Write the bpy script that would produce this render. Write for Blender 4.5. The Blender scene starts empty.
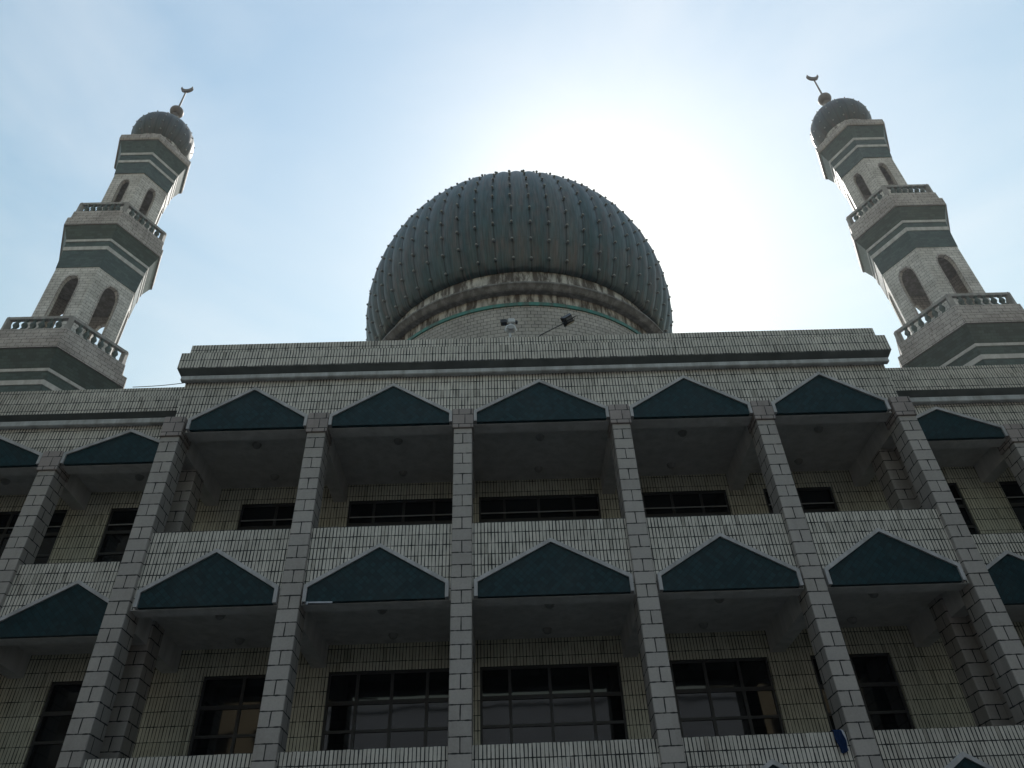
import bpy, bmesh, math, random
from mathutils import Vector, Matrix
random.seed(7)
S = bpy.context.scene
COL = S.collection
PI = math.pi
R = math.radians
GZ = -0.33                                   # street level

# ------------------------------------------------------------------ materials
class NT:
    def __init__(self, name):
        m = bpy.data.materials.new(name); m.use_nodes = True
        self.m = m; self.t = m.node_tree
        self.b = self.t.nodes['Principled BSDF']
    def n(self, kind, **kw):
        nd = self.t.nodes.new(kind)
        for k, v in kw.items():
            if k.startswith('i_'):
                nd.inputs[k[2:].replace('_', ' ')].default_value = v
            else:
                setattr(nd, k, v)
        return nd
    def l(self, a, b): self.t.links.new(a, b)
    def math(self, op, a, b=None, c=None):
        nd = self.n('ShaderNodeMath', operation=op)
        for i, v in enumerate((a, b, c)):
            if v is None: continue
            if isinstance(v, (int, float)): nd.inputs[i].default_value = v
            else: self.l(v, nd.inputs[i])
        return nd.outputs[0]
    def mixc(self, mode, fac, a, b):
        nd = self.n('ShaderNodeMix', data_type='RGBA', blend_type=mode)
        for idx, v in ((0, fac), (6, a), (7, b)):
            if isinstance(v, (int, float)): nd.inputs[idx].default_value = v
            elif isinstance(v, tuple): nd.inputs[idx].default_value = (*v[:3], 1)
            else: self.l(v, nd.inputs[idx])
        return nd.outputs[2]
    def noise(self, vec, scale, detail=4, rough=.55):
        nd = self.n('ShaderNodeTexNoise'); nd.inputs['Scale'].default_value = scale
        nd.inputs['Detail'].default_value = detail; nd.inputs['Roughness'].default_value = rough
        self.l(vec, nd.inputs['Vector']); return nd.outputs['Fac']
    def ramp(self, fac, lo, hi, clo=(0, 0, 0), chi=(1, 1, 1)):
        nd = self.n('ShaderNodeValToRGB'); e = nd.color_ramp.elements
        e[0].position = lo; e[1].position = hi; e[0].color = (*clo, 1); e[1].color = (*chi, 1)
        self.l(fac, nd.inputs[0]); return nd.outputs[0]
    def comb(self, x, y, z=0.0):
        nd = self.n('ShaderNodeCombineXYZ')
        for i, v in enumerate((x, y, z)):
            if isinstance(v, (int, float)): nd.inputs[i].default_value = v
            else: self.l(v, nd.inputs[i])
        return nd.outputs[0]
    def coords(self):
        tc = self.n('ShaderNodeTexCoord'); s = self.n('ShaderNodeSeparateXYZ'); self.l(tc.outputs['Object'], s.inputs[0])
        return tc.outputs['Object'], s.outputs
    def wallcoords(self):
        """u runs along any wall whatever way it faces, v is height"""
        o, p = self.coords()
        g = self.n('ShaderNodeNewGeometry')
        vt = self.n('ShaderNodeVectorTransform', vector_type='NORMAL', convert_from='WORLD', convert_to='OBJECT')
        self.l(g.outputs['True Normal'], vt.inputs[0])
        s = self.n('ShaderNodeSeparateXYZ'); self.l(vt.outputs[0], s.inputs[0]); n = s.outputs
        ln = self.math('SQRT', self.math('ADD', self.math('MULTIPLY', n[0], n[0]), self.math('ADD', self.math('MULTIPLY', n[1], n[1]), 1e-6)))
        u = self.math('DIVIDE', self.math('SUBTRACT', self.math('MULTIPLY', p[1], n[0]), self.math('MULTIPLY', p[0], n[1])), ln)
        return o, p, u

def brick_mat(name, c1, c2, mortar, bw, bh, ms, offset=0.0, du=0.0, dv=0.0, rough=.55, stain=.35, cyl=None, bump=.35,
              spec=.4, soot=(.30, .27, .23), streak=.25):
    k = NT(name)
    if cyl:
        o, p = k.coords(); u = k.math('MULTIPLY', k.math('ARCTAN2', p[0], p[1]), cyl)
    else:
        o, p, u = k.wallcoords()
    if du: u = k.math('ADD', u, du)
    v = k.math('ADD', p[2], -dv)
    oi = k.n('ShaderNodeObjectInfo'); va = k.n('ShaderNodeVectorMath', operation='ADD'); rnd = k.math('MULTIPLY', oi.outputs['Random'], 60.0)
    k.l(o, va.inputs[0]); k.l(k.comb(rnd, rnd, rnd), va.inputs[1]); o = va.outputs[0]      # no two pieces weather alike
    # a hand-laid wobble so that joints are not ruled
    wob = k.noise(o, 1.7, 2); wob = k.math('MULTIPLY', k.math('SUBTRACT', wob, .5), .012)
    v2 = k.math('ADD', v, wob)
    br = k.n('ShaderNodeTexBrick', offset=offset, offset_frequency=2, squash=1.0)
    k.l(k.comb(u, v2), br.inputs['Vector'])
    br.inputs['Color1'].default_value = (*c1, 1); br.inputs['Color2'].default_value = (*c2, 1)
    br.inputs['Mortar'].default_value = (*mortar, 1); br.inputs['Scale'].default_value = 1
    jn = k.n('ShaderNodeMapRange'); jn.inputs['From Min'].default_value = .3; jn.inputs['From Max'].default_value = .7
    jn.inputs['To Min'].default_value = ms * .45; jn.inputs['To Max'].default_value = ms * 1.55
    k.l(k.noise(k.comb(k.math('MULTIPLY', u, 9.0), k.math('MULTIPLY', v, 2.5), p[1]), 1.0, 3), jn.inputs['Value']); k.l(jn.outputs[0], br.inputs['Mortar Size'])
    br.inputs['Mortar Smooth'].default_value = .12
    br.inputs['Bias'].default_value = 0; br.inputs['Brick Width'].default_value = bw; br.inputs['Row Height'].default_value = bh
    big = k.ramp(k.noise(o, .55, 6, .62), .40, .72)
    col = k.mixc('MIX', k.math('MULTIPLY', big, stain), br.outputs['Color'], k.mixc('MULTIPLY', 1.0, br.outputs['Color'], soot))
    wr = k.n('ShaderNodeTexWhiteNoise', noise_dimensions='2D'); k.l(k.comb(k.math('FLOOR', k.math('DIVIDE', v2, bh)), k.math('FLOOR', k.math('MULTIPLY', u, .37))), wr.inputs['Vector'])
    col = k.mixc('MULTIPLY', .6, col, k.ramp(wr.outputs['Value'], 0, 1, (.86, .86, .85), (1.08, 1.08, 1.08)))
    wt = k.n('ShaderNodeTexWhiteNoise', noise_dimensions='2D'); k.l(k.comb(k.math('FLOOR', k.math('DIVIDE', v2, bh)), k.math('FLOOR', k.math('DIVIDE', u, bw))), wt.inputs['Vector'])
    col = k.mixc('MULTIPLY', k.math('MULTIPLY', k.math('GREATER_THAN', wt.outputs['Value'], .965), .55 if not offset else .15), col, (.45, .43, .40))
    # rain streaks run down the wall
    sv = k.comb(k.math('ADD', k.math('MULTIPLY', u, 3.2), rnd), k.math('MULTIPLY', p[2], .22), k.math('MULTIPLY', p[1], .4))
    st = k.ramp(k.noise(sv, 1.6, 5, .6), .52, .74)
    col = k.mixc('MIX', k.math('MULTIPLY', st, streak), col, k.mixc('MULTIPLY', 1.0, col, soot))
    fine = k.ramp(k.noise(o, 26, 3), .3, .75, (.86, .86, .86), (1.06, 1.06, 1.06))
    col = k.mixc('MULTIPLY', .7, col, fine)
    k.l(col, k.b.inputs['Base Color'])
    k.b.inputs['Specular IOR Level'].default_value = spec
    k.l(k.math('ADD', k.math('MULTIPLY', br.outputs['Fac'], .3), rough), k.b.inputs['Roughness'])
    bp = k.n('ShaderNodeBump'); bp.inputs['Strength'].default_value = bump; bp.inputs['Distance'].default_value = .008
    k.l(k.math('SUBTRACT', 1.0, br.outputs['Fac']), bp.inputs['Height']); k.l(bp.outputs[0], k.b.inputs['Normal'])
    return k.m

def plain_mat(name, c, rough=.6, spec=.4, var=.25, scale=2.0, metal=0.0, dirt=None, bump=0):
    k = NT(name); o, p = k.coords()
    a = k.ramp(k.noise(o, scale, 6, .6), .3, .75, tuple(x * (1 - var) for x in c), tuple(min(1, x * (1 + var * .6)) for x in c))
    if dirt:
        sv = k.comb(k.math('MULTIPLY', p[0], 2.5), k.math('MULTIPLY', p[1], 2.5), k.math('MULTIPLY', p[2], .5))
        a = k.mixc('MIX', k.ramp(k.noise(sv, 1.3, 6, .65), .42, .66 if not bump else .56), a, dirt)
    k.l(a, k.b.inputs['Base Color'])
    k.b.inputs['Roughness'].default_value = rough; k.b.inputs['Specular IOR Level'].default_value = spec; k.b.inputs['Metallic'].default_value = metal
    if bump:
        bp = k.n('ShaderNodeBump'); bp.inputs['Strength'].default_value = bump; bp.inputs['Distance'].default_value = .02
        k.l(k.noise(o, scale * 8, 4), bp.inputs['Height']); k.l(bp.outputs[0], k.b.inputs['Normal'])
    return k.m

M = {}
M['tile'] = brick_mat('white strip wall tiles', (.74, .69, .615), (.62, .58, .515), (.026, .026, .026), .076, .255, .0108, 0, dv=9.38, rough=.34, stain=.30, streak=.30)
M['cream'] = brick_mat('cream strip tiles of the gallery wall', (.68, .655, .52), (.60, .575, .45), (.03, .03, .025), .078, .325, .0085, 0, dv=9.38, rough=.4, stain=.3)
M['block'] = brick_mat('grey cladding blocks of the columns', (.49, .445, .41), (.41, .375, .35), (.035, .035, .035), .443, .285, .012, .5, du=.2215, dv=.06, rough=.5, stain=.3, streak=.15)
M['capblock'] = brick_mat('brownish capital blocks', (.43, .365, .34), (.34, .29, .275), (.03, .03, .03), .30, .285, .010, .5, du=.1, dv=.04, rough=.5, stain=.35)
M['shaft'] = brick_mat('pale grey minaret blocks', (.70, .67, .64), (.61, .585, .56), (.25, .24, .23), .42, .21, .012, .5, rough=.55, stain=.5, streak=.45)
M['fascia'] = brick_mat('weathered minaret fascia blocks', (.50, .455, .43), (.42, .385, .365), (.13, .12, .12), .42, .23, .012, .5, rough=.6, stain=.6, streak=.5)
M['drum'] = brick_mat('drum blocks', (.50, .475, .445), (.42, .40, .38), (.12, .12, .12), .30, .20, .012, .5, cyl=7.66, rough=.6, stain=.35, streak=.2)
M['trim'] = plain_mat('pale grey stone trim', (.54, .525, .53), .55, .35, .2, 3, dirt=(.34, .33, .33))
M['mould'] = plain_mat('pale render moulding', (.56, .57, .57), .6, .3, .2, 2.5, dirt=(.33, .32, .31))
M['soffit'] = plain_mat('grimy painted soffit', (.72, .70, .68), .7, .2, .15, 1.2, dirt=(.56, .545, .52))
M['white_band'] = plain_mat('pale band', (.56, .56, .55), .6, .3, .2, 2.5, dirt=(.40, .39, .38))
M['conc'] = plain_mat('stained pale concrete', (.55, .525, .48), .8, .2, .35, 1.4, dirt=(.11, .092, .08), bump=.3)
M['ledge'] = plain_mat('grey concrete ledge', (.29, .285, .28), .75, .25, .3, 2, dirt=(.17, .165, .16), bump=.2)
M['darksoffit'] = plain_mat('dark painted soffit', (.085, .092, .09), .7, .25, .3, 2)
M['alu'] = plain_mat('pale transom bead', (.32, .32, .31), .5, .4, .2, 4)
M['baluster'] = plain_mat('dull green balusters', (.095, .125, .12), .65, .3, .3, 3)
M['greenline'] = plain_mat('sea green glazed strip', (.05, .24, .20), .4, .5, .25, 3, dirt=(.07, .11, .09))
M['frame'] = plain_mat('dark bronze window frame', (.040, .038, .035), .45, .4, .2, 5)
M['rail'] = plain_mat('grey cast balustrade', (.36, .35, .34), .7, .25, .3, 3, dirt=(.22, .21, .20))
M['brass'] = plain_mat('weathered gilt finial', (.15, .13, .115), .55, .5, .3, 4, metal=.15)
M['stud'] = plain_mat('weathered dome stud', (.30, .31, .31), .55, .4, .25, 9)
M['asphalt'] = plain_mat('asphalt', (.050, .050, .052), .9, .2, .25, .6, bump=.3)
M['paving'] = plain_mat('paving', (.26, .25, .23), .85, .2, .25, .9, bump=.2)
M['kerb'] = plain_mat('kerb stone', (.30, .30, .29), .8, .2, .2, 2)
M['roof'] = plain_mat('roof felt', (.12, .12, .12), .9, .1, .3, 1)
M['fixture_black'] = plain_mat('black enamel', (.02, .02, .024), .4, .5, .2, 6)
M['fixture_white'] = plain_mat('white enamel', (.62, .64, .66), .35, .5, .1, 6)
M['lamp'] = plain_mat('opal lamp glass', (.33, .32, .30), .5, .4, .2, 6)
M['blue'] = plain_mat('blue cloth', (.010, .028, .085), .85, .2, .35, 7)
M['clothedge'] = plain_mat('pale cloth border', (.55, .57, .62), .85, .2, .2, 7)
M['ochre'] = plain_mat('ochre render', (.36, .31, .22), .85, .2, .2, .5)
M['slate'] = plain_mat('slate blue cladding', (.36, .40, .46), .7, .2, .12, .3)
M['greyrender'] = plain_mat('grey render', (.20, .20, .195), .85, .2, .2, .5)

def green_tile(name, c, bw, bh, diamond=True, spec=.5):
    k = NT(name); o, p, u = k.wallcoords()
    v = p[2]
    if diamond:
        a = k.math('ADD', u, v); b = k.math('SUBTRACT', u, v)
    else:
        a, b = u, v
    br = k.n('ShaderNodeTexBrick', offset=0.0 if diamond else .5, offset_frequency=2, squash=1.0)
    k.l(k.comb(a, b), br.inputs['Vector'])
    br.inputs['Color1'].default_value = (*c, 1); br.inputs['Color2'].default_value = (*[x * .55 for x in c], 1)
    br.inputs['Mortar'].default_value = (*[x * .35 for x in c], 1); br.inputs['Scale'].default_value = 1
    br.inputs['Mortar Size'].default_value = .007; br.inputs['Brick Width'].default_value = bw; br.inputs['Row Height'].default_value = bh
    d = k.ramp(k.noise(o, 1.1, 6, .6), .42, .72)
    col = k.mixc('MIX', k.math('MULTIPLY', d, .22), br.outputs['Color'], (.045, .055, .055))
    k.l(col, k.b.inputs['Base Color']); k.b.inputs['Roughness'].default_value = .5; k.b.inputs['Specular IOR Level'].default_value = spec
    bp = k.n('ShaderNodeBump'); bp.inputs['Strength'].default_value = .4; bp.inputs['Distance'].default_value = .008
    k.l(k.math('SUBTRACT', 1.0, br.outputs['Fac']), bp.inputs['Height']); k.l(bp.outputs[0], k.b.inputs['Normal'])
    return k.m
M['gtile'] = green_tile('dark teal scale tiles', (.008, .040, .050), .15, .15, True, .25)
M['mgreen'] = green_tile('dark green minaret panel', (.060, .098, .090), .30, .15, False, .4)

def dome_mat(name, ribs, rad, phase, dark=1.0):
    k = NT(name); o, p = k.coords()
    th = k.math('ARCTAN2', p[0], k.math('MULTIPLY', p[1], -1.0))
    t = k.math('ADD', k.math('MULTIPLY', th, ribs / (2 * PI)), phase)
    fr = k.math('FRACT', t); cell = k.math('FLOOR', t)
    dist = k.math('MINIMUM', fr, k.math('SUBTRACT', 1.0, fr))
    seam = k.ramp(dist, .015, .06, (1, 1, 1), (0, 0, 0))
    wn = k.n('ShaderNodeTexWhiteNoise', noise_dimensions='1D'); k.l(cell, wn.inputs['W'])
    base = k.ramp(wn.outputs['Value'], 0, 1, (.030, .062, .068), (.098, .122, .126))
    sv = k.comb(k.math('MULTIPLY', th, rad * 2.6), k.math('MULTIPLY', p[2], .28))
    st = k.ramp(k.noise(sv, 1.7, 6, .62), .42, .66)
    col = k.mixc('MIX', k.math('MULTIPLY', st, .85), base, (.122, .096, .090))
    pt = k.ramp(k.noise(o, .55, 5, .65), .44, .62)
    col = k.mixc('MIX', k.math('MULTIPLY', pt, .6), col, (.045, .092, .104))
    sv2 = k.comb(k.math('MULTIPLY', th, rad * 9), k.math('MULTIPLY', p[2], .6))
    col = k.mixc('MULTIPLY', .8, col, k.ramp(k.noise(sv2, 1.3, 4, .6), .3, .7, (.45, .45, .47), (1.5, 1.46, 1.42)))
    # plates are joined by level laps too
    lap = k.math('FRACT', k.math('MULTIPLY', p[2], .5))
    lapm = k.ramp(lap, .0, .02, (.75, .75, .75), (1, 1, 1))
    col = k.mixc('MULTIPLY', 1.0, col, lapm)
    col = k.mixc('MIX', k.math('MULTIPLY', seam, .8), col, (.013, .016, .018))
    if dark != 1: col = k.mixc('MULTIPLY', 1.0, col, (dark, dark, dark))
    k.l(col, k.b.inputs['Base Color']); k.b.inputs['Roughness'].default_value = .48; k.b.inputs['Specular IOR Level'].default_value = .45
    return k.m
M['dome'] = dome_mat('weathered verdigris dome plates', 60, 8.5, 0.5)
M['smalldome'] = dome_mat('weathered small dome plates', 16, 2.1, 0.5, .55)

def glass_mat():
    k = NT('dark window glass'); o, p = k.coords()
    k.b.inputs['Base Color'].default_value = (.006, .007, .008, 1)
    k.b.inputs['Roughness'].default_value = .04; k.b.inputs['IOR'].default_value = 1.52
    bp = k.n('ShaderNodeBump'); bp.inputs['Strength'].default_value = .05; bp.inputs['Distance'].default_value = .05
    k.l(k.noise(o, 1.3, 1), bp.inputs['Height']); k.l(bp.outputs[0], k.b.inputs['Normal'])
    return k.m
M['glass'] = glass_mat()

# ------------------------------------------------------------------ mesh helpers
class MB:
    """collects shapes, then links them as one mesh object"""
    def __init__(self): self.v = []; self.f = []; self.mi = []; self.cur = 0; self.smooth = []
    def poly(self, pts, smooth=False):
        i = len(self.v); self.v += [tuple(p) for p in pts]; self.f.append(tuple(range(i, i + len(pts)))); self.mi.append(self.cur); self.smooth.append(smooth)
    def mesh(self, vs, fs, smooth=False):
        i = len(self.v); self.v += [tuple(p) for p in vs]
        for f in fs: self.f.append(tuple(i + a for a in f)); self.mi.append(self.cur); self.smooth.append(smooth)
    def box(self, x0, x1, y0, y1, z0, z1, c=0.0):
        if c <= 0:
            vs = [(x, y, z) for z in (z0, z1) for y in (y0, y1) for x in (x0, x1)]
            self.mesh(vs, [(0, 2, 3, 1), (4, 5, 7, 6), (0, 1, 5, 4), (2, 6, 7, 3), (0, 4, 6, 2), (1, 3, 7, 5)])
            return
        bm = bmesh.new(); bmesh.ops.create_cube(bm, size=1)
        for v in bm.verts: v.co = Vector(((x0 + x1) / 2 + v.co.x * (x1 - x0), (y0 + y1) / 2 + v.co.y * (y1 - y0), (z0 + z1) / 2 + v.co.z * (z1 - z0)))
        bmesh.ops.bevel(bm, geom=bm.edges[:], offset=c, segments=1, affect='EDGES')
        self.frombm(bm)
    def frombm(self, bm, smooth=False, mat=None):
        bm.verts.index_update()
        vs = [(mat @ v.co if mat else v.co)[:] for v in bm.verts]
        self.mesh(vs, [tuple(v.index for v in f.verts) for f in bm.faces], smooth); bm.free()
    def lathe(self, prof, segs, cx=0, cy=0, smooth=True, mod=None, phase=0.0):
        """prof: list of (r, z), bottom to top; r = 0 closes"""
        rings = []
        vs = []; fs = []
        for r, z in prof:
            if r < 1e-6: rings.append([len(vs)]); vs.append((cx, cy, z))
            else:
                ring = []
                for s in range(segs):
                    a = phase + 2 * PI * s / segs; rr = r * (mod(s) if mod else 1)
                    ring.append(len(vs)); vs.append((cx + rr * math.cos(a), cy + rr * math.sin(a), z))
                rings.append(ring)
        for A, B in zip(rings, rings[1:]):
            for s in range(segs):
                t = (s + 1) % segs
                if len(A) == 1 and len(B) == 1: continue
                if len(A) == 1: fs.append((A[0], B[t], B[s]))
                elif len(B) == 1: fs.append((A[s], A[t], B[0]))
                else: fs.append((A[s], A[t], B[t], B[s]))
        self.mesh(vs, fs, smooth)
    def prism(self, poly, y0, y1, hole=None):
        """an x-z outline with thickness from y0 (front) to y1"""
        n = len(poly)
        self.poly([(x, y0, z) for x, z in poly]); self.poly([(x, y1, z) for x, z in reversed(poly)])
        for i in range(n):
            a, b = poly[i], poly[(i + 1) % n]
            self.poly([(a[0], y0, a[1]), (a[0], y1, a[1]), (b[0], y1, b[1]), (b[0], y0, b[1])])
    def ribbon(self, outer, inner, y0, y1):
        """a band between two open outlines (same count), with thickness"""
        for i in range(len(outer) - 1):
            o0, o1, i0, i1 = outer[i], outer[i + 1], inner[i], inner[i + 1]
            P = lambda q, y: (q[0], y, q[1])
            self.poly([P(o0, y0), P(i0, y0), P(i1, y0), P(o1, y0)]); self.poly([P(o0, y1), P(o1, y1), P(i1, y1), P(i0, y1)])
            self.poly([P(o0, y0), P(o1, y0), P(o1, y1), P(o0, y1)]); self.poly([P(i0, y0), P(i0, y1), P(i1, y1), P(i1, y0)])
        for k in (0, -1):
            o, i = outer[k], inner[k]
            self.poly([(o[0], y0, o[1]), (o[0], y1, o[1]), (i[0], y1, i[1]), (i[0], y0, i[1])])
    def tube(self, pts, r, segs=8):
        rings = []; vs = []; fs = []
        for i, p in enumerate(pts):
            p = Vector(p); d = (Vector(pts[min(i + 1, len(pts) - 1)]) - Vector(pts[max(i - 1, 0)])).normalized()
            a = d.orthogonal().normalized() if abs(d.z) > .95 else d.cross(Vector((0, 0, 1))).normalized(); b = d.cross(a)
            rr = r[i] if isinstance(r, (list, tuple)) else r
            for s in range(segs):
                t = 2 * PI * s / segs; vs.append(p + rr * (a * math.cos(t) + b * math.sin(t)))
        for i in range(len(pts) - 1):
            for s in range(segs):
                t = (s + 1) % segs; fs.append((i * segs + s, i * segs + t, (i + 1) * segs + t, (i + 1) * segs + s))
        fs.append(tuple(range(segs))[::-1]); fs.append(tuple((len(pts) - 1) * segs + s for s in range(segs)))
        self.mesh(vs, fs, True)
    def build(self, name, mats, parent=None, loc=None):
        me = bpy.data.meshes.new(name); me.from_pydata(self.v, [], self.f)
        if not isinstance(mats, (list, tuple)): mats = [mats]
        for m in mats: me.materials.append(m)
        for p, mi, sm in zip(me.polygons, self.mi, self.smooth): p.material_index = mi; p.use_smooth = sm
        bm = bmesh.new(); bm.from_mesh(me); bmesh.ops.remove_doubles(bm, verts=bm.verts[:], dist=1e-5)
        bmesh.ops.recalc_face_normals(bm, faces=bm.faces[:]); bm.to_mesh(me); bm.free()
        o = bpy.data.objects.new(name, me); COL.objects.link(o)
        if parent: o.parent = parent
        if loc: o.location = loc
        return o

def empty(name, loc=(0, 0, 0)):
    o = bpy.data.objects.new(name, None); COL.objects.link(o); o.location = loc; o.empty_display_size = .5
    return o
def tag(o, label=None, cat=None, group=None, kind=None):
    if label: o['label'] = label
    if cat: o['category'] = cat
    if group: o['group'] = group
    if kind: o['kind'] = kind
    return o
def dup(o, parent=None, loc=None):
    c = o.copy(); COL.objects.link(c)
    if parent: c.parent = parent
    if loc is not None: c.location = loc
    for ch in list(o.children): dup(ch, c)
    return c

# ------------------------------------------------------------------ the setting
g = MB(); g.poly([(-240, -240, GZ), (240, -240, GZ), (240, 240, GZ), (-240, 240, GZ)])
tag(g.build('ground', M['asphalt']), kind='structure')
pv = MB(); pv.box(-45, 45, -9, -1.2, GZ - .05, GZ + .13); tag(pv.build('pavement', M['paving']), kind='structure')
kb = MB(); kb.box(-45, 45, -9.2, -9.002, GZ - .05, GZ + .14); tag(kb.build('kerb', M['kerb']), kind='structure')

# ------------------------------------------------------------------ mosque building
B = empty('mosque_building', (0, 0, 0))
tag(B, 'wide mosque facade of pale strip tiles with balconies, grey columns and dark teal pediments', 'building')
XS = [-9.0, -5.489, -1.934, 1.934, 5.489, 9.0]
SB = 1.328                                   # the wings stand this far back
WX = [12.589, 16.18, 19.77, 23.36]
CW = .443; CD = .58; CAPW = .508
WY = .12                                     # parapet plane behind the column faces
GW = 3.2                                     # gallery back wall plane
FL = [dict(bot=12.10, eave=12.365, tip=13.275, ceil=12.36, par0=None),
      dict(bot=7.605, eave=7.92, tip=8.79, ceil=7.86),
      dict(bot=3.08, eave=3.39, tip=4.25, ceil=3.34)]
PAR = [9.385, 4.785]
WIN = [(9.75, 11.84), (5.15, 7.22)]

# columns --------------------------------------------------
c = MB(); c.box(-CW / 2, CW / 2, 0, CD, GZ, 11.90, .012)
col0 = c.build('column', M['block'], B)
cp = MB(); cp.box(-CAPW / 2, CAPW / 2, -.042, CD + .02, 11.902, 12.475, .012)
cp.build('capital', M['capblock'], col0)
places = [(x, 0) for x in XS] + [(s * x, SB) for x in WX for s in (-1, 1)]
for i, (x, y) in enumerate(places):
    o = col0 if i == 0 else dup(col0, B)
    o.location = (x, y, 0)

c = MB(); c.box(-CW / 2, CW / 2, 0, CD, GZ, FL[0]['bot'] - .283, .012)
pil0 = c.build('column', M['block'], B, (-9, SB + .001, 0)); dup(pil0, B, (9, SB + .001, 0))

# bays ------------------------------------------------------
bays = [(XS[i], XS[i + 1], 0, i) for i in range(5)]
wx = [9.0] + WX
for i in range(4):
    bays.append((wx[i], wx[i + 1], SB, 10 + i)); bays.append((-wx[i + 1], -wx[i], SB, 20 + i))

def pediment(x0, x1, y, f):
    """green tiled gable with a pale border, standing proud of the wall"""
    if y > 0:
        xa = x0 + (CW / 2 if abs(x0) == 9.0 and x0 > 0 else CAPW / 2); xb = x1 - (CW / 2 if abs(x1) == 9.0 and x1 < 0 else CAPW / 2)
    else:
        xa, xb = x0 + CAPW / 2, x1 - CAPW / 2
    xa += .012; xb -= .012
    if y == 0 and x0 == XS[0]: xa += .06
    if y == 0 and x1 == XS[-1]: xb -= .06
    t = .074; xm = (xa + xb) / 2
    tip = f['tip'] if y == 0 or f is not FL[0] else f['tip'] - .24
    xi0, xi1 = xa + t, xb - t
    dz = .088
    b = f['bot']
    m = MB(); m.prism([(xi0, b), (xi1, b), (xi1, f['eave']), (xm, tip), (xi0, f['eave'])], y + .02, y + WY + .01)
    o = m.build('pediment', M['gtile'], B)
    k = MB()
    outer = [(xa, b + .004), (xa, f['eave'] + .055), (xm, tip + dz), (xb, f['eave'] + .055), (xb, b + .004)]
    inner = [(xi0, b + .004), (xi0, f['eave']), (xm, tip), (xi1, f['eave']), (xi1, b + .004)]
    k.ribbon(outer, inner, y - .025, y + WY + .008)
    k.build('pediment_trim', M['trim'], o)
for x0, x1, y, i in bays:
    for f in FL: pediment(x0, x1, y, f)

# parapets and the tiled wall over the top arcade --------------
def wallrun(name, x0, x1, y0, y1, z0, z1, mat='tile'):
    m = MB(); m.box(x0, x1, y0, y1, z0, z1); return m.build(name, M[mat], B)
secs = [(-9.09, 9.09, 0), (-28.5, -9.095, SB), (9.095, 28.5, SB)]
for x0, x1, y in secs:
    for k in (0, 1):
        wallrun('balcony_parapet', x0, x1, y + WY, y + WY + .2, FL[k + 1]['bot'], PAR[k])
    wallrun('ground_floor_wall', x0, x1, y + 1.6, y + 1.8, GZ, 3.0)
wallrun('upper_wall', -9.09, 9.09, WY, WY + .3, 12.10, 13.99)
wallrun('upper_wall', -28.5, -9.095, SB + WY, SB + WY + .3, 12.10, 13.66)
wallrun('upper_wall', 9.095, 28.5, SB + WY, SB + WY + .3, 12.10, 13.66)
# soffit beams behind the pediments, cross beams and gallery ceilings
for x0, x1, y in secs:
    for f in FL:
        m = MB(); m.box(x0 + .02, x1 - .02, y + WY + .202 if f is not FL[0] else y + WY + .302, y + WY + .40, f['bot'] + .004, f['ceil'] + .1)
        m.box(x0 + .02, x1 - .02, y + WY + .002, y + WY + .38, f['bot'] - .012, f['bot'] - .001)
        m.build('edge_beam', M['soffit'], B)
        m = MB(); m.box(x0 + .01, x1 - .01, y + WY + .38, GW + .05, f['ceil'], f['ceil'] + .25); m.build('gallery_ceiling', M['soffit'], B)
for i, (x, y) in enumerate([(x, 0) for x in XS] + [(s * x, SB) for x in WX for s in (-1, 1)]):
    for f in FL[:2]:
        m = MB(); m.box(x - .17, x + .17, y + CD + .02, GW - .001, f['bot'] - .28, f['ceil'] + .05); m.build('cross_beam', M['soffit'], B)
for s in (-1, 1):      # return piers closing the step between the middle block and the wings
    m = MB(); m.box(min(s * 9.165, s * 9.219), max(s * 9.165, s * 9.219), CD + .004, SB - .002, GZ, 11.8); m.build('return_pier', M['block'], B)
# floors of the galleries
for x0, x1, y in secs:
    for k in (0, 1):
        m = MB(); m.box(x0 + .03, x1 - .03, y + WY + .21, GW + .02, FL[k + 1]['ceil'] + .26, FL[k + 1]['ceil'] + .55); m.build('gallery_floor', M['ledge'], B)

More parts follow.
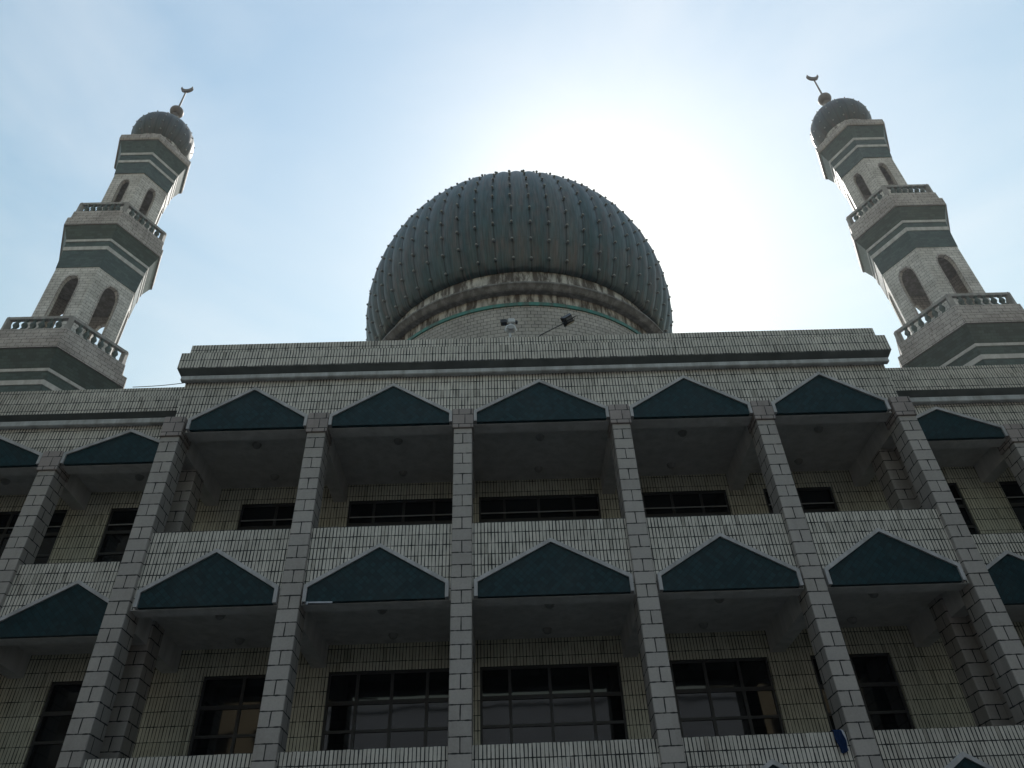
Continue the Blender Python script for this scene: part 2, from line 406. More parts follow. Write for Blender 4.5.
# windows and the cream gallery wall -----------------------------
wins = []
for x0, x1, y, i in bays:
    if y == 0:
        if i == 2: a, b, n = -1.665, 1.665, 4
        elif i == 1: a, b, n = -5.24, -2.18, 4
        elif i == 3: a, b, n = 2.18, 5.21, 4
        elif i == 0: a, b, n = -8.17, -6.25, 2
        else: a, b, n = 6.25, 8.17, 2
    else:
        xm = (x0 + x1) / 2; a, b, n = (xm - 1.49, xm + 1.49, 4) if i in (11, 21) else (xm - .93, xm + .93, 2)
    wins.append((a, b, n))
wins.sort()
for k in (0, 1):
    z0, z1 = WIN[k]; lo = FL[k + 1]['ceil'] + .55; hi = FL[k]['ceil']
    m = MB(); x = -28.4
    # the wall round the openings: piers full height, lintels and sills between them
    for a, b, n in wins:
        m.box(x, a, GW, GW + .25, lo, hi + .02); m.box(a, b, GW, GW + .25, z1, hi + .02); m.box(a, b, GW, GW + .25, lo, z0); x = b
    m.box(x, 28.4, GW, GW + .25, lo, hi + .02)
    m.build('gallery_wall', M['cream'], B)
    for a, b, n in wins:
        fr = MB(); t = .055; ya, yb = GW + .05, GW + .15
        fr.box(a, a + t, ya, yb, z0, z1); fr.box(b - t, b, ya, yb, z0, z1)
        fr.box(a + t, b - t, ya, yb, z0, z0 + t); fr.box(a + t, b - t, ya, yb, z1 - t, z1)
        w = (b - a) / n
        zt = z1 - .70
        bars = [a + w * q for q in range(1, n)]
        if n == 4: bars = [a + .70, (a + b) / 2 - .02, b - .72]
        for q in bars: fr.box(q - .035, q + .035, ya + .004, yb - .004, z0 + t, z1 - t)
        for zz, th in ((zt, .045), (zt - .62, .03)):
            xs = [a + t] + bars + [b - t]
            for q in range(len(xs) - 1):
                fr.box(xs[q] + (.035 if q else 0), xs[q + 1] - (.035 if q < len(xs) - 2 else 0), ya + .008, yb - .008, zz - th, zz + th)
        wo = fr.build('window', M['frame'], B)
        if k == 0:
            tb = MB(); tb.box(a + t, b - t, ya - .014, ya + .003, zt + .20, zt + .23); tb.build('transom_bead', M['alu'], wo)
        p = MB(); p.box(a + .02, b - .02, GW + .092, GW + .108, z0 + .02, z1 - .02); p.build('glass_pane', M['glass'], wo)

# cornices -------------------------------------------------------
def cornice(x0, x1, y, zf, zft, zp, zm0, zm1, ends):
    """a projecting tiled fascia on a sloping dark soffit, a small moulding under it and a parapet above"""
    e0, e1 = ends
    m = MB()
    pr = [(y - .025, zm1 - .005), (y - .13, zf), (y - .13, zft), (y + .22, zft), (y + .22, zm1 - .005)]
    L = x0 - (.21 if e0 else 0); Rr = x1 + (.21 if e1 else 0)
    def ring(x, s):    # the soffit is mitred back at the free ends
        return [(x - s * (.09 if i in (0, 4) else 0), p[0], p[1]) for i, p in enumerate(pr)]
    A = ring(L, -1 if e0 else 0); Bq = ring(Rr, 1 if e1 else 0)
    n = len(pr)
    for i in range(n):
        j = (i + 1) % n
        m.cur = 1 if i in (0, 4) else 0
        m.poly([A[i], A[j], Bq[j], Bq[i]])
    m.cur = 0
    m.poly(A); m.poly(Bq[::-1])
    if e0:    # side returns
        m.box(L, x0, y + .221, y + 1.9, zf, zft)
    if e1:
        m.box(x1, Rr, y + .221, y + 1.9, zf, zft)
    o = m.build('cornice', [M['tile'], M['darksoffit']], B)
    k = MB(); k.box(x0 - (.10 if e0 else -.003), x1 + (.10 if e1 else -.003), y - .03, y + .118, zm0, zm1 - .007, .02)
    k.build('cornice_moulding', M['mould'], o)
    q = MB(); q.box(x0 - (.10 if e0 else 0), x1 + (.10 if e1 else 0), y + .06, y + .30, zft + .001, zp)
    q.build('roof_parapet', M['tile'], B)
cornice(-9.09, 9.09, 0, 13.955, 14.475, 14.915, 13.645, 13.80, (True, True))
cornice(-28.5, -9.10, SB, 13.615, 14.13, 14.58, 13.31, 13.49, (True, False))
cornice(9.10, 28.5, SB, 13.615, 14.13, 14.58, 13.28, 13.46, (False, True))
# the bulk behind
m = MB(); m.box(-9.05, 9.05, WY + .42, 32, 12.75, 14.45); m.build('roof_slab', M['roof'], B)
m = MB(); m.box(-28.4, 28.4, SB + WY + .44, 31.9, 12.75, 14.1); m.build('roof_slab', M['roof'], B)
m = MB(); m.box(-28.45, 28.45, GW + .26, 31.8, GZ, 12.74); m.build('rear_block', M['tile'], B)
for s in (-1, 1):
    m = MB(); m.box(min(s * 28.3, s * 28.55), max(s * 28.3, s * 28.55), SB + WY + .45, GW + .2, GZ, 12.7); m.build('end_wall', M['tile'], B)
for s in (-1, 1):      # flank of the projecting middle, between the wing roof and its own cornice
    m = MB(); m.box(min(s * 8.85, s * 9.085), max(s * 8.85, s * 9.085), WY + .305, 6, 12.3, 14.9); m.build('flank_wall', M['tile'], B)

# ------------------------------------------------------------------ central dome
DX, DY = .26, 16.2
D = empty('central_dome', (DX, DY, 14.45))
tag(D, 'large dark green ribbed dome with studded seams on a pale round drum above the roof', 'dome')
def part(mb, name, mat, parent): 
    o = mb.build(name, mat, parent); o.matrix_parent_inverse = Matrix.Identity(4); return o
z0d = -14.45
q = MB(); q.lathe([(7.66, 0), (7.66, 24.56 + z0d)], 160); q.lathe([(7.665, 24.74 + z0d), (7.665, 25.31 + z0d)], 160)
dr = part(q, 'drum', [M['drum'], M['conc']], D)
for p in dr.data.polygons:
    if p.center.z > 24.7 + z0d: p.material_index = 1
q = MB(); q.lathe([(7.60, 24.56 + z0d), (7.72, 24.565 + z0d), (7.73, 24.735 + z0d), (7.60, 24.74 + z0d)], 160, smooth=False); part(q, 'drum_stripe', M['greenline'], dr)
q = MB(); q.lathe([(7.60, 25.28 + z0d), (7.93, 25.29 + z0d), (8.0, 25.34 + z0d), (8.10, 25.46 + z0d), (8.17, 25.52 + z0d), (8.17, 25.60 + z0d), (7.55, 25.64 + z0d)], 160, smooth=False)
part(q, 'drum_cornice', M['ledge'], D)
q = MB(); q.lathe([(7.56, 25.62 + z0d), (7.54, 26.9 + z0d), (7.3, 27.1 + z0d)], 160); part(q, 'dome_plinth', M['conc'], D)
DA, DB, DZ = 8.50, 8.72, 30.47 + z0d
NR = 60; SUB = 6
def dr_(z): return DA * math.sqrt(max(0, 1 - ((z - DZ) / DB) ** 2))
prof = [(7.42, 26.93 + z0d), (dr_(26.95 + z0d) - .06, 26.94 + z0d)]
a0 = math.asin((27.02 + z0d - DZ) / DB)
for i in range(49):
    a = a0 + (PI / 2 - a0) * i / 48
    prof.append((DA * math.cos(a) if i < 48 else 0, DZ + DB * math.sin(a)))
def gore(s):
    t = (s % SUB) / SUB; return 1 - .009 + .015 * math.sin(PI * t)
q = MB(); q.lathe(prof, NR * SUB, mod=gore, phase=-PI / 2 + R(3), smooth=True)
shell = part(q, 'dome_shell', M['dome'], D)
# studs along the seams
st = MB(); bm = bmesh.new(); bmesh.ops.create_icosphere(bm, subdivisions=2, radius=.068); st.frombm(bm, True)
bm = bmesh.new(); bmesh.ops.create_cone(bm, cap_ends=True, segments=8, radius1=.052, radius2=.044, depth=.10); st.frombm(bm, False, Matrix.Translation((0, 0, -.08)))
seam_pts = []
for rI in range(NR):
    az = -PI / 2 + R(3) + 2 * PI * rI / NR
    a = a0 + .045; k = 0
    while a < R(82):
        rr, zz = DA * math.cos(a), DZ + DB * math.sin(a)
        jit = random.uniform(-.006, .006)
        seam_pts.append((az + random.uniform(-.003, .003), a + jit, rr, zz)); a += 1.02 / 8.6; k += 1
camC = Vector((-1.0717 - DX, -14.78 - DY, 1.27 + z0d))
def stud_mat(az, a):
    rr, zz = DA * math.cos(a), DZ + DB * math.sin(a)
    nrm = Vector((math.cos(az) * math.cos(a) / DA, math.sin(az) * math.cos(a) / DA, math.sin(a) / DB)).normalized()
    pos = Vector((rr * math.cos(az), rr * math.sin(az), zz)) + nrm * .045
    return Matrix.Translation(pos) @ nrm.to_track_quat('Z', 'Y').to_matrix().to_4x4(), pos, nrm
info = []
for az, a, rr, zz in seam_pts:
    mt, pos, nrm = stud_mat(az, a); vd = camC - pos
    info.append((0 if nrm.dot(vd) > 0 else 1, vd.length, mt))
info.sort(key=lambda t: (t[0], t[1]))
stud0 = part(st, 'stud', M['stud'], D)
stud0.matrix_local = info[0][2]
for _, _, mt in info[1:100]:
    o = stud0.copy(); COL.objects.link(o); o.parent = D; o.matrix_parent_inverse = Matrix.Identity(4); o.matrix_local = mt
rest = MB(); me = stud0.data
vs0 = [v.co.copy() for v in me.vertices]; fs0 = [tuple(p.vertices) for p in me.polygons]
for _, _, mt in info[100:]: rest.mesh([mt @ v for v in vs0], fs0, True)
me2 = bpy.data.meshes.new('studs'); me2.from_pydata(rest.v, [], rest.f); me2.materials.append(M['stud'])
for p in me2.polygons: p.use_smooth = True
ro = bpy.data.objects.new('stud_field', me2); COL.objects.link(ro); ro.parent = D; ro['kind'] = 'stuff'

# ------------------------------------------------------------------ minarets
MX, MY = 24.892, 16.239
HEX = [R(60 * i) for i in range(6)]
def hexring(r, z): return [(r * math.cos(a), r * math.sin(a), z) for a in HEX]
def hexstack(m, prof, cap0=False, cap1=False, mats=None):
    for i, (A, Bq) in enumerate(zip(prof, prof[1:])):
        a, b = hexring(*A), hexring(*Bq)
        m.cur = mats[i] if mats else 0
        for s in range(6):
            t = (s + 1) % 6; m.poly([a[s], a[t], b[t], b[s]])
    if cap0: m.poly(hexring(*prof[0])[::-1])
    if cap1: m.poly(hexring(*prof[-1]))
def arch_pts(w, zs, za, n=7):
    """right half of a pointed arch from springing to apex"""
    out = []
    for i in range(n + 1):
        t = i / n; out.append((w * math.cos(t * PI / 2) ** .80 if i < n else 0, zs + (za - zs) * math.sin(t * PI / 2) ** 1.10))
    return out
def arcade(m, rad, z0, z1, w, sill, zs, za, th=.20, frame=None):
    """hexagonal shaft wall with a pointed opening in each face"""
    ap = rad * math.cos(PI / 6); hw = rad / 2; hw2 = (ap - th) * math.tan(PI / 6)
    ar = arch_pts(w, zs, za); full = ar + [(-x, z) for x, z in ar[-2::-1]]      # right spring .. apex .. left spring
    for k in range(6):
        an = R(30 + 60 * k); n = Vector((math.cos(an), math.sin(an), 0)); u = Vector((-n.y, n.x, 0))
        def P(x, z, d): 
            q = n * (ap - d) + u * x; return (q.x, q.y, z)
        for d, h in ((0, hw), (th, hw2)):
            m.poly([P(-h, z0, d), P(h, z0, d), P(h, sill, d), P(-h, sill, d)])
            m.poly([P(-h, sill, d), P(-w, sill, d), P(-w, zs, d), P(-h, zs, d)])
            m.poly([P(w, sill, d), P(h, sill, d), P(h, zs, d), P(w, zs, d)])
            for i in range(len(full) - 1):
                (xa, za_), (xb, zb_) = full[i], full[i + 1]
                ta = h * (1 - 2 * i / (len(full) - 1)); tb = h * (1 - 2 * (i + 1) / (len(full) - 1))
                m.poly([P(xa, za_, d), P(ta, z1, d), P(tb, z1, d), P(xb, zb_, d)])
            m.poly([P(w, zs, d), P(h, zs, d), P(h, z1, d)]); m.poly([P(-w, zs, d), P(-h, z1, d), P(-h, zs, d)])
        loop = [(w, sill)] + full + [(-w, sill)]
        for i in range(len(loop)):
            a, b = loop[i], loop[(i + 1) % len(loop)]
            m.poly([P(*a, 0), P(*b, 0), P(*b, th), P(*a, th)])
        if frame is not None:      # raised border round the opening
            L2 = [(x * 1.12 + (.0), z + (.10 if z > zs + .3 * (za - zs) else 0)) for x, z in loop]
            for i in range(len(loop) - 1):
                a, b, c2, d2 = loop[i], loop[i + 1], L2[i + 1], L2[i]
                frame.poly([P(*a, -.03), P(*b, -.03), P(*c2, -.03), P(*d2, -.03)])
                frame.poly([P(*d2, -.03), P(*c2, -.03), P(*c2, .01), P(*d2, .01)])
                frame.poly([P(*a, -.03), P(*b, -.03), P(*b, .01), P(*a, .01)])

def lens_prof(steps, r0): return [(r0 + dr, z) for dr, z in steps]
BAL = [(.055, 0), (.075, .02), (.075, .06), (.045, .10), (.06, .17), (.095, .28), (.085, .38), (.045, .50), (.04, .56), (.07, .60), (.075, .64), (.055, .66)]

def make_minaret():
    T = empty('minaret', (0, 0, 14.1)); zo = -14.1
    def Z(p): return [(r, z + zo) for r, z in p]
    def P(mb, name, mat, parent=T):
        o = mb.build(name, mat, parent); return o
    # plain base shaft
    m = MB(); hexstack(m, Z([(3.0, 14.1), (3.0, 23.3)])); P(m, 'base_shaft', M['shaft'])
    for (tag_, gb, bands, brick, step, rail, shaftr) in (
        ('low', (3.0, 23.3), [(3.12, 25.05), (3.27, 25.80)], (3.87, 26.92), (3.52, 28.45), (3.406, 29.43), None),
        ('mid', (2.42, 34.14), [(2.53, 35.60), (2.60, 36.28)], (3.13, 37.32), (2.97, 38.68), (2.895, 39.61), None),
        ('top', (1.90, 43.79), [(2.02, 44.92), (2.09, 45.68)], (2.58, 46.82), None, None, None)):
        m = MB()
        (r1, z1), (r2, z2) = bands
        bt = .27 if tag_ != 'top' else .21
        prof = [(gb[0] + .03, gb[1]), (r1 - .0, z1), (r2 - .0, z2), (brick[0] - .07, brick[1] + .01)]
        hexstack(m, Z(prof), cap0=False)
        hexstack(m, Z([(gb[0] - .2, gb[1] - .001), (gb[0] + .03, gb[1])]))
        gp = P(m, 'green_soffit', M['mgreen'])
        for r, z in bands:
            k = MB(); z -= .06; hexstack(k, Z([(r - .09, z - .004), (r + .035, z), (r + .06, z + bt), (r - .05, z + bt + .004)])); P(k, 'pale_band', M['white_band'], gp)
        # corner strips
        m = MB()
        if step:
            zf = brick[1] + .62
            hexstack(m, Z([(brick[0] - .12, brick[1] - .03), (brick[0], brick[1] - .03), (brick[0], zf), (step[0] + .02, zf + .10), (step[0], step[1]), (gb[0] - .5, step[1] + .002)]))
            P(m, 'balcony_fascia', M['fascia'])
            # railing: top and bottom rails, corner posts, balusters
            rr = rail[0]; zb = step[1]; zt = rail[1]
            k = MB()
            def railbar(z0, z1, w):
                hexstack(k, Z([(rr - w, z0), (rr, z0), (rr, z1), (rr - w, z1), (rr - w, z0)]))
            railbar(zb, zb + .10, .22); railbar(zt - .17, zt, .24)
            for a in HEX:
                px, py = (rr - .16) * math.cos(a), (rr - .16) * math.sin(a); h = .13
                vs = []
                for z in (zb + .001, zt - .004):
                    for dx, dy in ((-h, -h), (h, -h), (h, h), (-h, h)):
                        ca, sa = math.cos(a), math.sin(a); vs.append((px + dx * ca - dy * sa, py + dx * sa + dy * ca, z + zo))
                k.mesh(vs, [(0, 3, 2, 1), (4, 5, 6, 7), (0, 1, 5, 4), (1, 2, 6, 5), (2, 3, 7, 6), (3, 0, 4, 7)])
            ro = P(k, 'balcony_railing', M['rail'])
            hgt = zt - .17 - zb - .10; nb = 6
            bp = MB(); bp.lathe([(r * 1.62, z * hgt / .66) for r, z in BAL], 10)
            b0 = None
            for s in range(6):
                A, Bq = Vector(hexring(rr - .11, 0)[s]), Vector(hexring(rr - .11, 0)[(s + 1) % 6])
                for i in range(nb):
                    t = .1 + .8 * (i + .5) / nb; p = A.lerp(Bq, t); loc = (p.x, p.y, zb + .10 + zo)
                    if b0 is None: b0 = bp.build('baluster', M['baluster'], ro, loc)
                    else:
                        o = b0.copy(); COL.objects.link(o); o.parent = ro; o.location = loc
        else:
            hexstack(m, Z([(brick[0] - .12, brick[1] - .02), (brick[0], brick[1] - .02), (2.64, brick[1] + .10), (2.635, 47.36), (1.5, 47.38)]))
            P(m, 'cap_fascia', M['fascia'])
    # open shafts
    for r, z0, z1, w, sill, zs, za in ((2.42, 28.46, 34.2, .47, 29.35, 32.55, 33.47), (1.88, 38.69, 43.85, .29, 39.7, 42.5, 43.12)):
        m = MB(); f = MB(); arcade(m, r, z0 + zo, z1 + zo, w, sill + zo, zs + zo, za + zo, frame=f)
        so = P(m, 'arcaded_shaft', M['shaft']); P(f, 'arch_surround', M['fascia'], so)
        k = MB(); hexstack(k, Z([(r - .3, z0 + .3), (r - .3, z0 + .31)]), True, True); P(k, 'landing', M['ledge'])
        k = MB(); hexstack(k, Z([(r - .3, z1 - .12), (r - .3, z1 - .11)]), True, True); P(k, 'shaft_ceiling', M['ledge'])
    # small dome and finial
    m = MB(); m.lathe(Z([(1.75, 47.37), (1.75, 48.0), (1.62, 48.6)]), 48); P(m, 'dome_collar', M['conc'])
    A_, B_, Zc = 2.08, 2.22, 49.9
    a0s = math.asin((48.15 - Zc) / B_)
    pr = [(1.25, 48.16)] + [(A_ * math.cos(a0s + (PI / 2 - a0s) * i / 24), Zc + B_ * math.sin(a0s + (PI / 2 - a0s) * i / 24)) for i in range(24)] + [(0, Zc + B_)]
    m = MB(); m.lathe(Z(pr), 16 * 6, mod=lambda s: 1 - .012 + .018 * math.sin(PI * (s % 6) / 6), phase=-PI / 2)
    sd = P(m, 'small_dome', M['smalldome'])
    sm = MB(); bm = bmesh.new(); bmesh.ops.create_icosphere(bm, subdivisions=1, radius=.060); sm.frombm(bm, True)
    s0 = None
    for i in range(16):
        az = -PI / 2 + 2 * PI * i / 16
        for j in range(6):
            a = a0s + .12 + j * .33
            n = Vector((math.cos(az) * math.cos(a), math.sin(az) * math.cos(a), math.sin(a)))
            loc = (A_ * n.x * 1.01, A_ * n.y * 1.01, Zc + B_ * n.z * 1.01 + zo)
            if s0 is None: s0 = sm.build('stud', M['stud'], sd, loc)
            else:
                o = s0.copy(); COL.objects.link(o); o.parent = sd; o.location = loc
    m = MB(); m.lathe(Z([(.55, 52.0), (.42, 52.2), (.24, 52.6), (.18, 53.3), (.26, 53.48)]), 20)
    bpz = [(.49 * math.cos(t), 53.95 + .49 * math.sin(t)) for t in [(-PI / 2 + .55) + (PI - .55) * i / 14 for i in range(14)]] + [(.0, 54.44)]
    m.lathe(Z(bpz), 24); m.lathe(Z([(.075, 54.40), (.055, 56.75), (0, 56.8)]), 10)
    fo = P(m, 'finial', M['brass'])
    # crescent, horns up
    out = []; inn = []
    n = 22
    for i in range(n + 1):
        t = PI * 1.30 * (i / n - .5) - PI / 2
        out.append((.46 * math.cos(t), .46 * math.sin(t)))
    a_e = out[0]; b_e = out[-1]
    rin = .40; zc2 = .16
    for i in range(n + 1):
        s = i / n - .5
        w = (1 - (2 * s) ** 2) ** .8 * .28
        t = PI * 1.30 * s - PI / 2
        inn.append(((.46 - w - .004) * math.cos(t), (.46 - w - .004) * math.sin(t)))
    m = MB(); zc3 = 57.28 + zo
    m.ribbon([(x, z + zc3) for x, z in out], [(x, z + zc3) for x, z in inn], -.09, .09)
    P(m, 'crescent', M['brass'])
    return T
T1 = make_minaret(); T1.location = (-MX, MY, 14.1)
tag(T1, 'hexagonal tiered minaret left of the dome, pale shaft with green bands and small dark dome', 'minaret', 'minarets flanking the dome')
T2 = dup(T1); T2.location = (MX, MY, 14.1)
tag(T2, 'hexagonal tiered minaret right of the dome, pale shaft with green bands and crescent finial', 'minaret', 'minarets flanking the dome')

# ------------------------------------------------------------------ small things
# floodlight on a bent arm on the roof edge, tilted up at the dome
FLt = empty('floodlight', (.95, .18, 15.60))
tag(FLt, 'black floodlight on a thin slanting arm above the roof parapet, in front of the drum', 'floodlight')
m = MB(); m.tube([(-.93, 0, -.69), (-.80, 0, -.52), (-.05, 0, -.05)], .017, 8); m.build('arm', M['fixture_black'], FLt)
bm = bmesh.new(); bmesh.ops.create_cube(bm, size=1)
for v in bm.verts: v.co = Vector((v.co.x * (.36 if v.co.y > 0 else .24), v.co.y * .14, v.co.z * (.30 if v.co.y > 0 else .18)))
bmesh.ops.bevel(bm, geom=bm.edges[:], offset=.012, segments=2, affect='EDGES')
rot = Matrix.Translation((0, .0, .03)) @ Matrix.Rotation(R(-34), 4, 'Y') @ Matrix.Rotation(R(40), 4, 'X')
m = MB(); m.frombm(bm, False, rot)
hd = m.build('lamp_housing', M['fixture_black'], FLt)
m = MB(); bm = bmesh.new(); bmesh.ops.create_cube(bm, size=1)
for v in bm.verts: v.co = Vector((v.co.x * .20, v.co.y * .03 - .08, v.co.z * .13))
m.frombm(bm, False, rot); m.build('rear_box', M['ledge'], hd)
m = MB(); m.tube([tuple(rot @ Vector(p)) for p in ((-.20, 0, 0), (-.20, -.14, 0), (.20, -.14, 0), (.20, 0, 0))], .013, 6); m.build('bracket', M['fixture_black'], FLt)

SC = empty('roof_lamp', (-.68, .18, 14.915))
tag(SC, 'small white round fixture with dark lamp heads beside it, on the roof parapet', 'light fixture')
m = MB(); m.tube([(0, 0, -.01), (0, 0, .30)], .03, 8); m.build('post', M['fixture_white'], SC)
m = MB()
bm = bmesh.new(); bmesh.ops.create_cone(bm, cap_ends=True, segments=24, radius1=.17, radius2=.13, depth=.13)
bmesh.ops.bevel(bm, geom=[e for e in bm.edges if len(e.link_faces) == 2 and abs(e.verts[0].co.z - e.verts[1].co.z) < 1e-6], offset=.015, segments=2, affect='EDGES')
m.frombm(bm, False, Matrix.Translation((.02, -.02, .43)) @ Matrix.Rotation(R(72), 4, 'X')); rd = m.build('round_housing', M['fixture_white'], SC)
m = MB(); bm = bmesh.new(); bmesh.ops.create_cone(bm, cap_ends=True, segments=20, radius1=.10, radius2=.11, depth=.02)
m.frombm(bm, False, Matrix.Translation((.02, -.088, .408)) @ Matrix.Rotation(R(72), 4, 'X')); m.build('lens', M['lamp'], rd)
m = MB(); m.box(-.05, .15, -.06, .06, .62, .80, .03); m.tube([(.0, 0, .55), (.03, 0, .64)], .03, 8); m.build('cap', M['fixture_white'], SC)
m = MB(); m.box(-.25, -.07, -.09, .05, .58, .73, .02); m.tube([(-.10, 0, .62), (0, 0, .58)], .02, 6); m.build('lamp_head', M['fixture_black'], SC)
m = MB(); m.box(.155, .22, -.08, .02, .60, .68, .012); m.build('lens_hood', M['fixture_black'], SC)

# blue cloth hanging over the second floor parapet
m = MB(); nx, nz = 14, 16
def cl(i, j, off):
    u = i / nx; v = j / nz
    x = 4.985 + .21 * u * (1 - .10 * v) + .035 * v + .012 * math.sin(9 * v + 3 * u)
    fold = .028 * math.sin(u * 15 + 1.5 * v) * (.4 + v) + .03
    if j < 3: y, z = WY + .16 - .07 * j - fold * .3, PAR[1] + .028 - (.012 if j == 0 else 0)
    else:
        y, z = WY - .022 - fold * .7, PAR[1] + .028 - (j - 2) / (nz - 2) * (.34 + .07 * math.sin(u * 2.6 + .5))
    return (x, y - off, z + (off if j < 3 else 0))
for off in (0, .006):
    for i in range(nx):
        for j in range(nz):
            m.cur = 1 if i >= nx - 2 else 0
            m.poly([cl(i, j, off), cl(i + 1, j, off), cl(i + 1, j + 1, off), cl(i, j + 1, off)], True)
o = m.build('hanging_cloth', [M['blue'], M['clothedge']])
tag(o, 'blue cloth with a pale border hung over the lower balcony parapet beside a column', 'cloth')

# loose pale strip under one pediment
m = MB(); m.box(-.27, .27, -.03, .0, -.035, .0, .006); m.box(-.27, -.23, -.028, .06, -.06, -.036)
o = m.build('loose_strip', M['clothedge'], None, (-4.86, .012, 7.60)); o.rotation_euler = (0, R(1.5), 0)
tag(o, 'short pale strip hanging along the bottom edge of a lower teal pediment', 'strip')

# cable from wing roof to the cornice end
m = MB(); pts = []
for i in range(13):
    t = i / 12; pts.append((-11.2 + 2.0 * t, 1.36 - .10 * t, 14.605 + .11 * t - .05 * math.sin(PI * t)))
m.tube(pts, .010, 6)
tag(m.build('roof_cable', M['fixture_black']), 'thin dark cable running from the left wing roof to the cornice end', 'cable')

# ceiling lamps of the galleries
lm = MB(); lm.lathe([(.115, 0), (.115, -.025), (.10, -.03), (.09, -.08), (.055, -.11), (0, -.12)], 20)
bayname = ['leftmost bay', 'bay left of the middle', 'wide middle bay', 'bay right of the middle', 'rightmost bay']
lamp0 = None
for k, fname in ((0, 'top balcony'), (1, 'lower balcony')):
    for i in range(5):
        xm = (XS[i] + XS[i + 1]) / 2
        for yy, pn in ((1.1, 'outer'), (2.62, 'inner')):
            loc = (xm + random.uniform(-.05, .05), yy, FL[k]['ceil'])
            if lamp0 is None: o = lamp0 = lm.build('ceiling_lamp', M['lamp'], None, loc)
            else: o = lamp0.copy(); COL.objects.link(o); o.location = loc
            tag(o, '%s round ceiling lamp of %s, %s of middle block' % (pn, fname, bayname[i]), 'lamp', 'round lamps on the balcony ceilings')
wl = [(-10.8, 'left wing bay beside middle block'), (10.8, 'right wing bay beside middle block'), (-14.38, 'left wing bay at photo edge')]
for x, nm in wl:
    o = lamp0.copy(); COL.objects.link(o); o.location = (x, 2.45, FL[0]['ceil'])
    tag(o, 'round ceiling lamp of top balcony, %s' % nm, 'lamp', 'round lamps on the balcony ceilings')

# ------------------------------------------------------------------ across the street (seen in the window panes)
def block(x0, x1, y, h, mat, nm, label, nx, nz, top=1.0):
    b = empty(nm, ((x0 + x1) / 2, y, GZ)); hw = (x1 - x0) / 2
    m = MB(); m.box(-hw, hw, -14, 0, 0, h); m.box(-hw - .2, hw + .2, -14.2, .2, h, h + .5); m.build('wall', mat, b)
    w0 = None
    for i in range(nx):
        for j in range(nz):
            loc = (-hw + 2 * hw * (i + .5) / nx, 0, 1.4 + (h - 1.5) * top * j / nz)
            if w0 is None:
                m = MB(); m.box(-.9, .9, -.05, .03, 0, 1.6); w0 = m.build('window', M['frame'], b, loc)
                m = MB(); m.box(-.82, .82, .031, .04, .08, 1.52); m.build('glass_pane', M['glass'], w0)
            else: dup(w0, b, loc)
    tag(b, label, 'building')
block(-44, -16.5, -36, 22, M['ochre'], 'apartment_block', 'ochre apartment block across the street, mirrored in the left window panes', 8, 6)
block(17.3, 46, -36, 21.5, M['ochre'], 'apartment_block', 'ochre apartment block across the street, mirrored in the right window panes', 8, 6)
block(-16, 16.8, -37, 18, M['slate'], 'reflection_block', 'slate blue unseen block added between the two ochre blocks to tone the pane reflections', 9, 3, .42)  # added out of view to mute pane reflections and screen low sky

for s_, lb in ((-1, 'grey unseen block added left of the forecourt to cut side light'), (1, 'grey unseen block added right of the forecourt to cut side light')):  # unseen blocks, added to keep sky light off the column sides
    b = empty('shade_block', (s_ * 34.8, -9, GZ)); m = MB(); m.box(-6, 6, -22, 8, 0, 36); m.box(-6.2, 6.2, -22.2, 8.2, 36, 36.5); m.build('wall', M['greyrender'], b)
    w0 = None
    for j in range(10):
        for i in range(6):
            loc = (-s_ * 6, -19 + 5 * i, 1.4 + 3.4 * j)
            if w0 is None:
                m = MB(); m.box(-.04, .04, -.9, .9, 0, 1.6); w0 = m.build('window', M['frame'], b, loc)
            else: dup(w0, b, loc)
    tag(b, lb, 'building')

# thin air volume added to imitate the lens flare veil over the minarets
hz = MB(); hz.box(-250, 250, -250, 250, GZ - 1, 64)
hm = bpy.data.materials.new('flare_haze'); hm.use_nodes = True; ht = hm.node_tree; ht.nodes.clear()
ho = ht.nodes.new('ShaderNodeOutputMaterial'); pvn = ht.nodes.new('ShaderNodeVolumePrincipled')
pvn.inputs['Color'].default_value = (.92, .95, 1, 1); pvn.inputs['Density'].default_value = .00042; pvn.inputs['Anisotropy'].default_value = .55
ht.links.new(pvn.outputs[0], ho.inputs['Volume'])
tag(hz.build('flare_haze', hm), kind='stuff')

# ------------------------------------------------------------------ camera
f, p, r, yaw = 745.48, .680717, -.043336, .0256665
Fv = Vector((math.sin(yaw) * math.cos(p), math.cos(yaw) * math.cos(p), math.sin(p)))
R0 = Vector((math.cos(yaw), -math.sin(yaw), 0)); U0 = R0.cross(Fv)
Rv = R0 * math.cos(r) + U0 * math.sin(r); Uv = -R0 * math.sin(r) + U0 * math.cos(r)
cam = bpy.data.cameras.new('camera'); co = bpy.data.objects.new('camera', cam); COL.objects.link(co)
mt = Matrix((Rv, Uv, -Fv)).transposed().to_4x4(); mt.translation = Vector((-1.07171, -14.78016, 1.27073))
co.matrix_world = mt
cam.sensor_width = 36; cam.lens = f / 1024 * 36; cam.clip_end = 5000; cam.clip_start = .05
S.camera = co

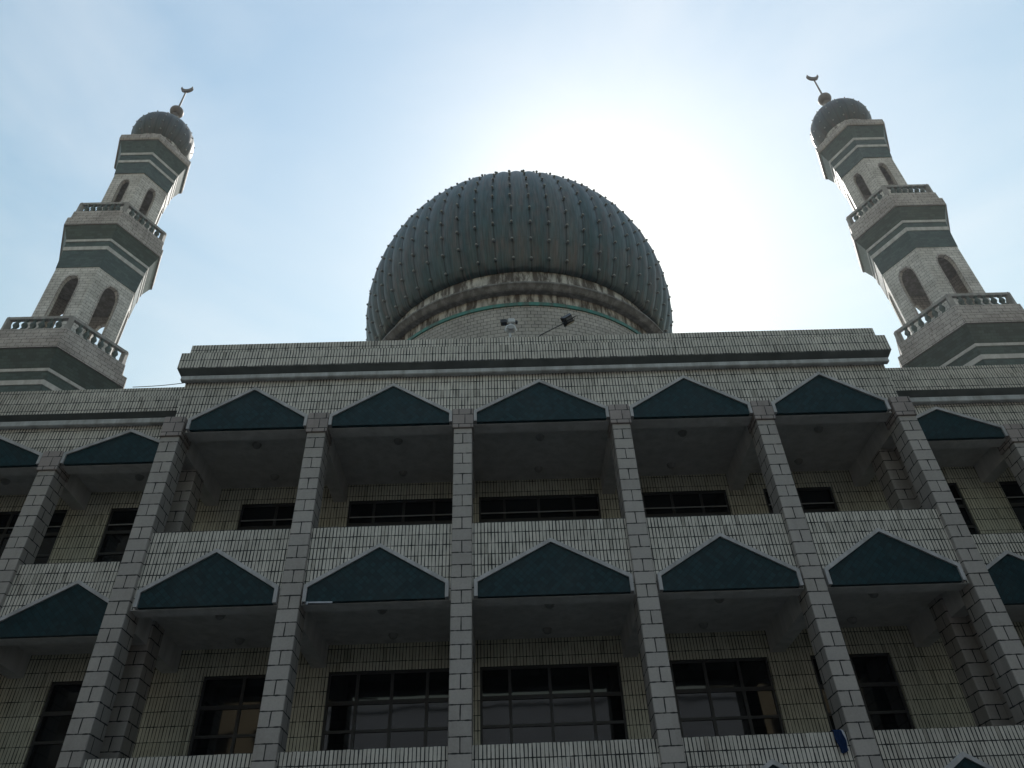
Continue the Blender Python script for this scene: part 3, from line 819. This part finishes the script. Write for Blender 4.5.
# ------------------------------------------------------------------ light
SUN_EL, SUN_AZ = R(48.2), R(11.5)
sd = Vector((math.sin(SUN_AZ) * math.cos(SUN_EL), math.cos(SUN_AZ) * math.cos(SUN_EL), math.sin(SUN_EL)))
L = bpy.data.lights.new('sun', 'SUN'); L.energy = 4.2; L.angle = R(.53); L.color = (1, .95, .88)
lo = bpy.data.objects.new('sun', L); COL.objects.link(lo); lo.rotation_euler = sd.to_track_quat('Z', 'Y').to_euler(); lo.location = sd * 200
W = bpy.data.worlds.new('World'); S.world = W; W.use_nodes = True
t = W.node_tree; bg = t.nodes['Background']
sky = t.nodes.new('ShaderNodeTexSky'); sky.sky_type = 'NISHITA'; sky.sun_disc = False
sky.sun_elevation = SUN_EL; sky.sun_rotation = SUN_AZ; sky.altitude = 50
sky.air_density = 3.3; sky.dust_density = .86; sky.ozone_density = 5.2
# thin summer cloud: streaky veil, whiter where it is denser
tc = t.nodes.new('ShaderNodeTexCoord'); mp = t.nodes.new('ShaderNodeMapping'); mp.inputs['Scale'].default_value = (1.0, 1.0, 2.6); mp.inputs['Rotation'].default_value = (.3, .5, .4)
t.links.new(tc.outputs['Generated'], mp.inputs[0])
nz = t.nodes.new('ShaderNodeTexNoise'); nz.inputs['Scale'].default_value = 1.9; nz.inputs['Detail'].default_value = 7; nz.inputs['Roughness'].default_value = .52; nz.inputs['Distortion'].default_value = .5
t.links.new(mp.outputs[0], nz.inputs['Vector'])
rp = t.nodes.new('ShaderNodeMapRange'); rp.inputs['From Min'].default_value = .40; rp.inputs['From Max'].default_value = .80; rp.inputs['To Max'].default_value = .50; rp.clamp = True
t.links.new(nz.outputs['Fac'], rp.inputs['Value'])
mx = t.nodes.new('ShaderNodeMix'); mx.data_type = 'RGBA'; mx.inputs[7].default_value = (8.0, 8.1, 8.1, 1)
t.links.new(rp.outputs[0], mx.inputs[0]); t.links.new(sky.outputs[0], mx.inputs[6]); t.links.new(mx.outputs[2], bg.inputs['Color'])
bg.inputs['Strength'].default_value = .130

S.view_settings.view_transform = 'Standard'; S.view_settings.look = 'None'
S.view_settings.exposure = 0; S.view_settings.gamma = 1; S.view_settings.use_curve_mapping = False
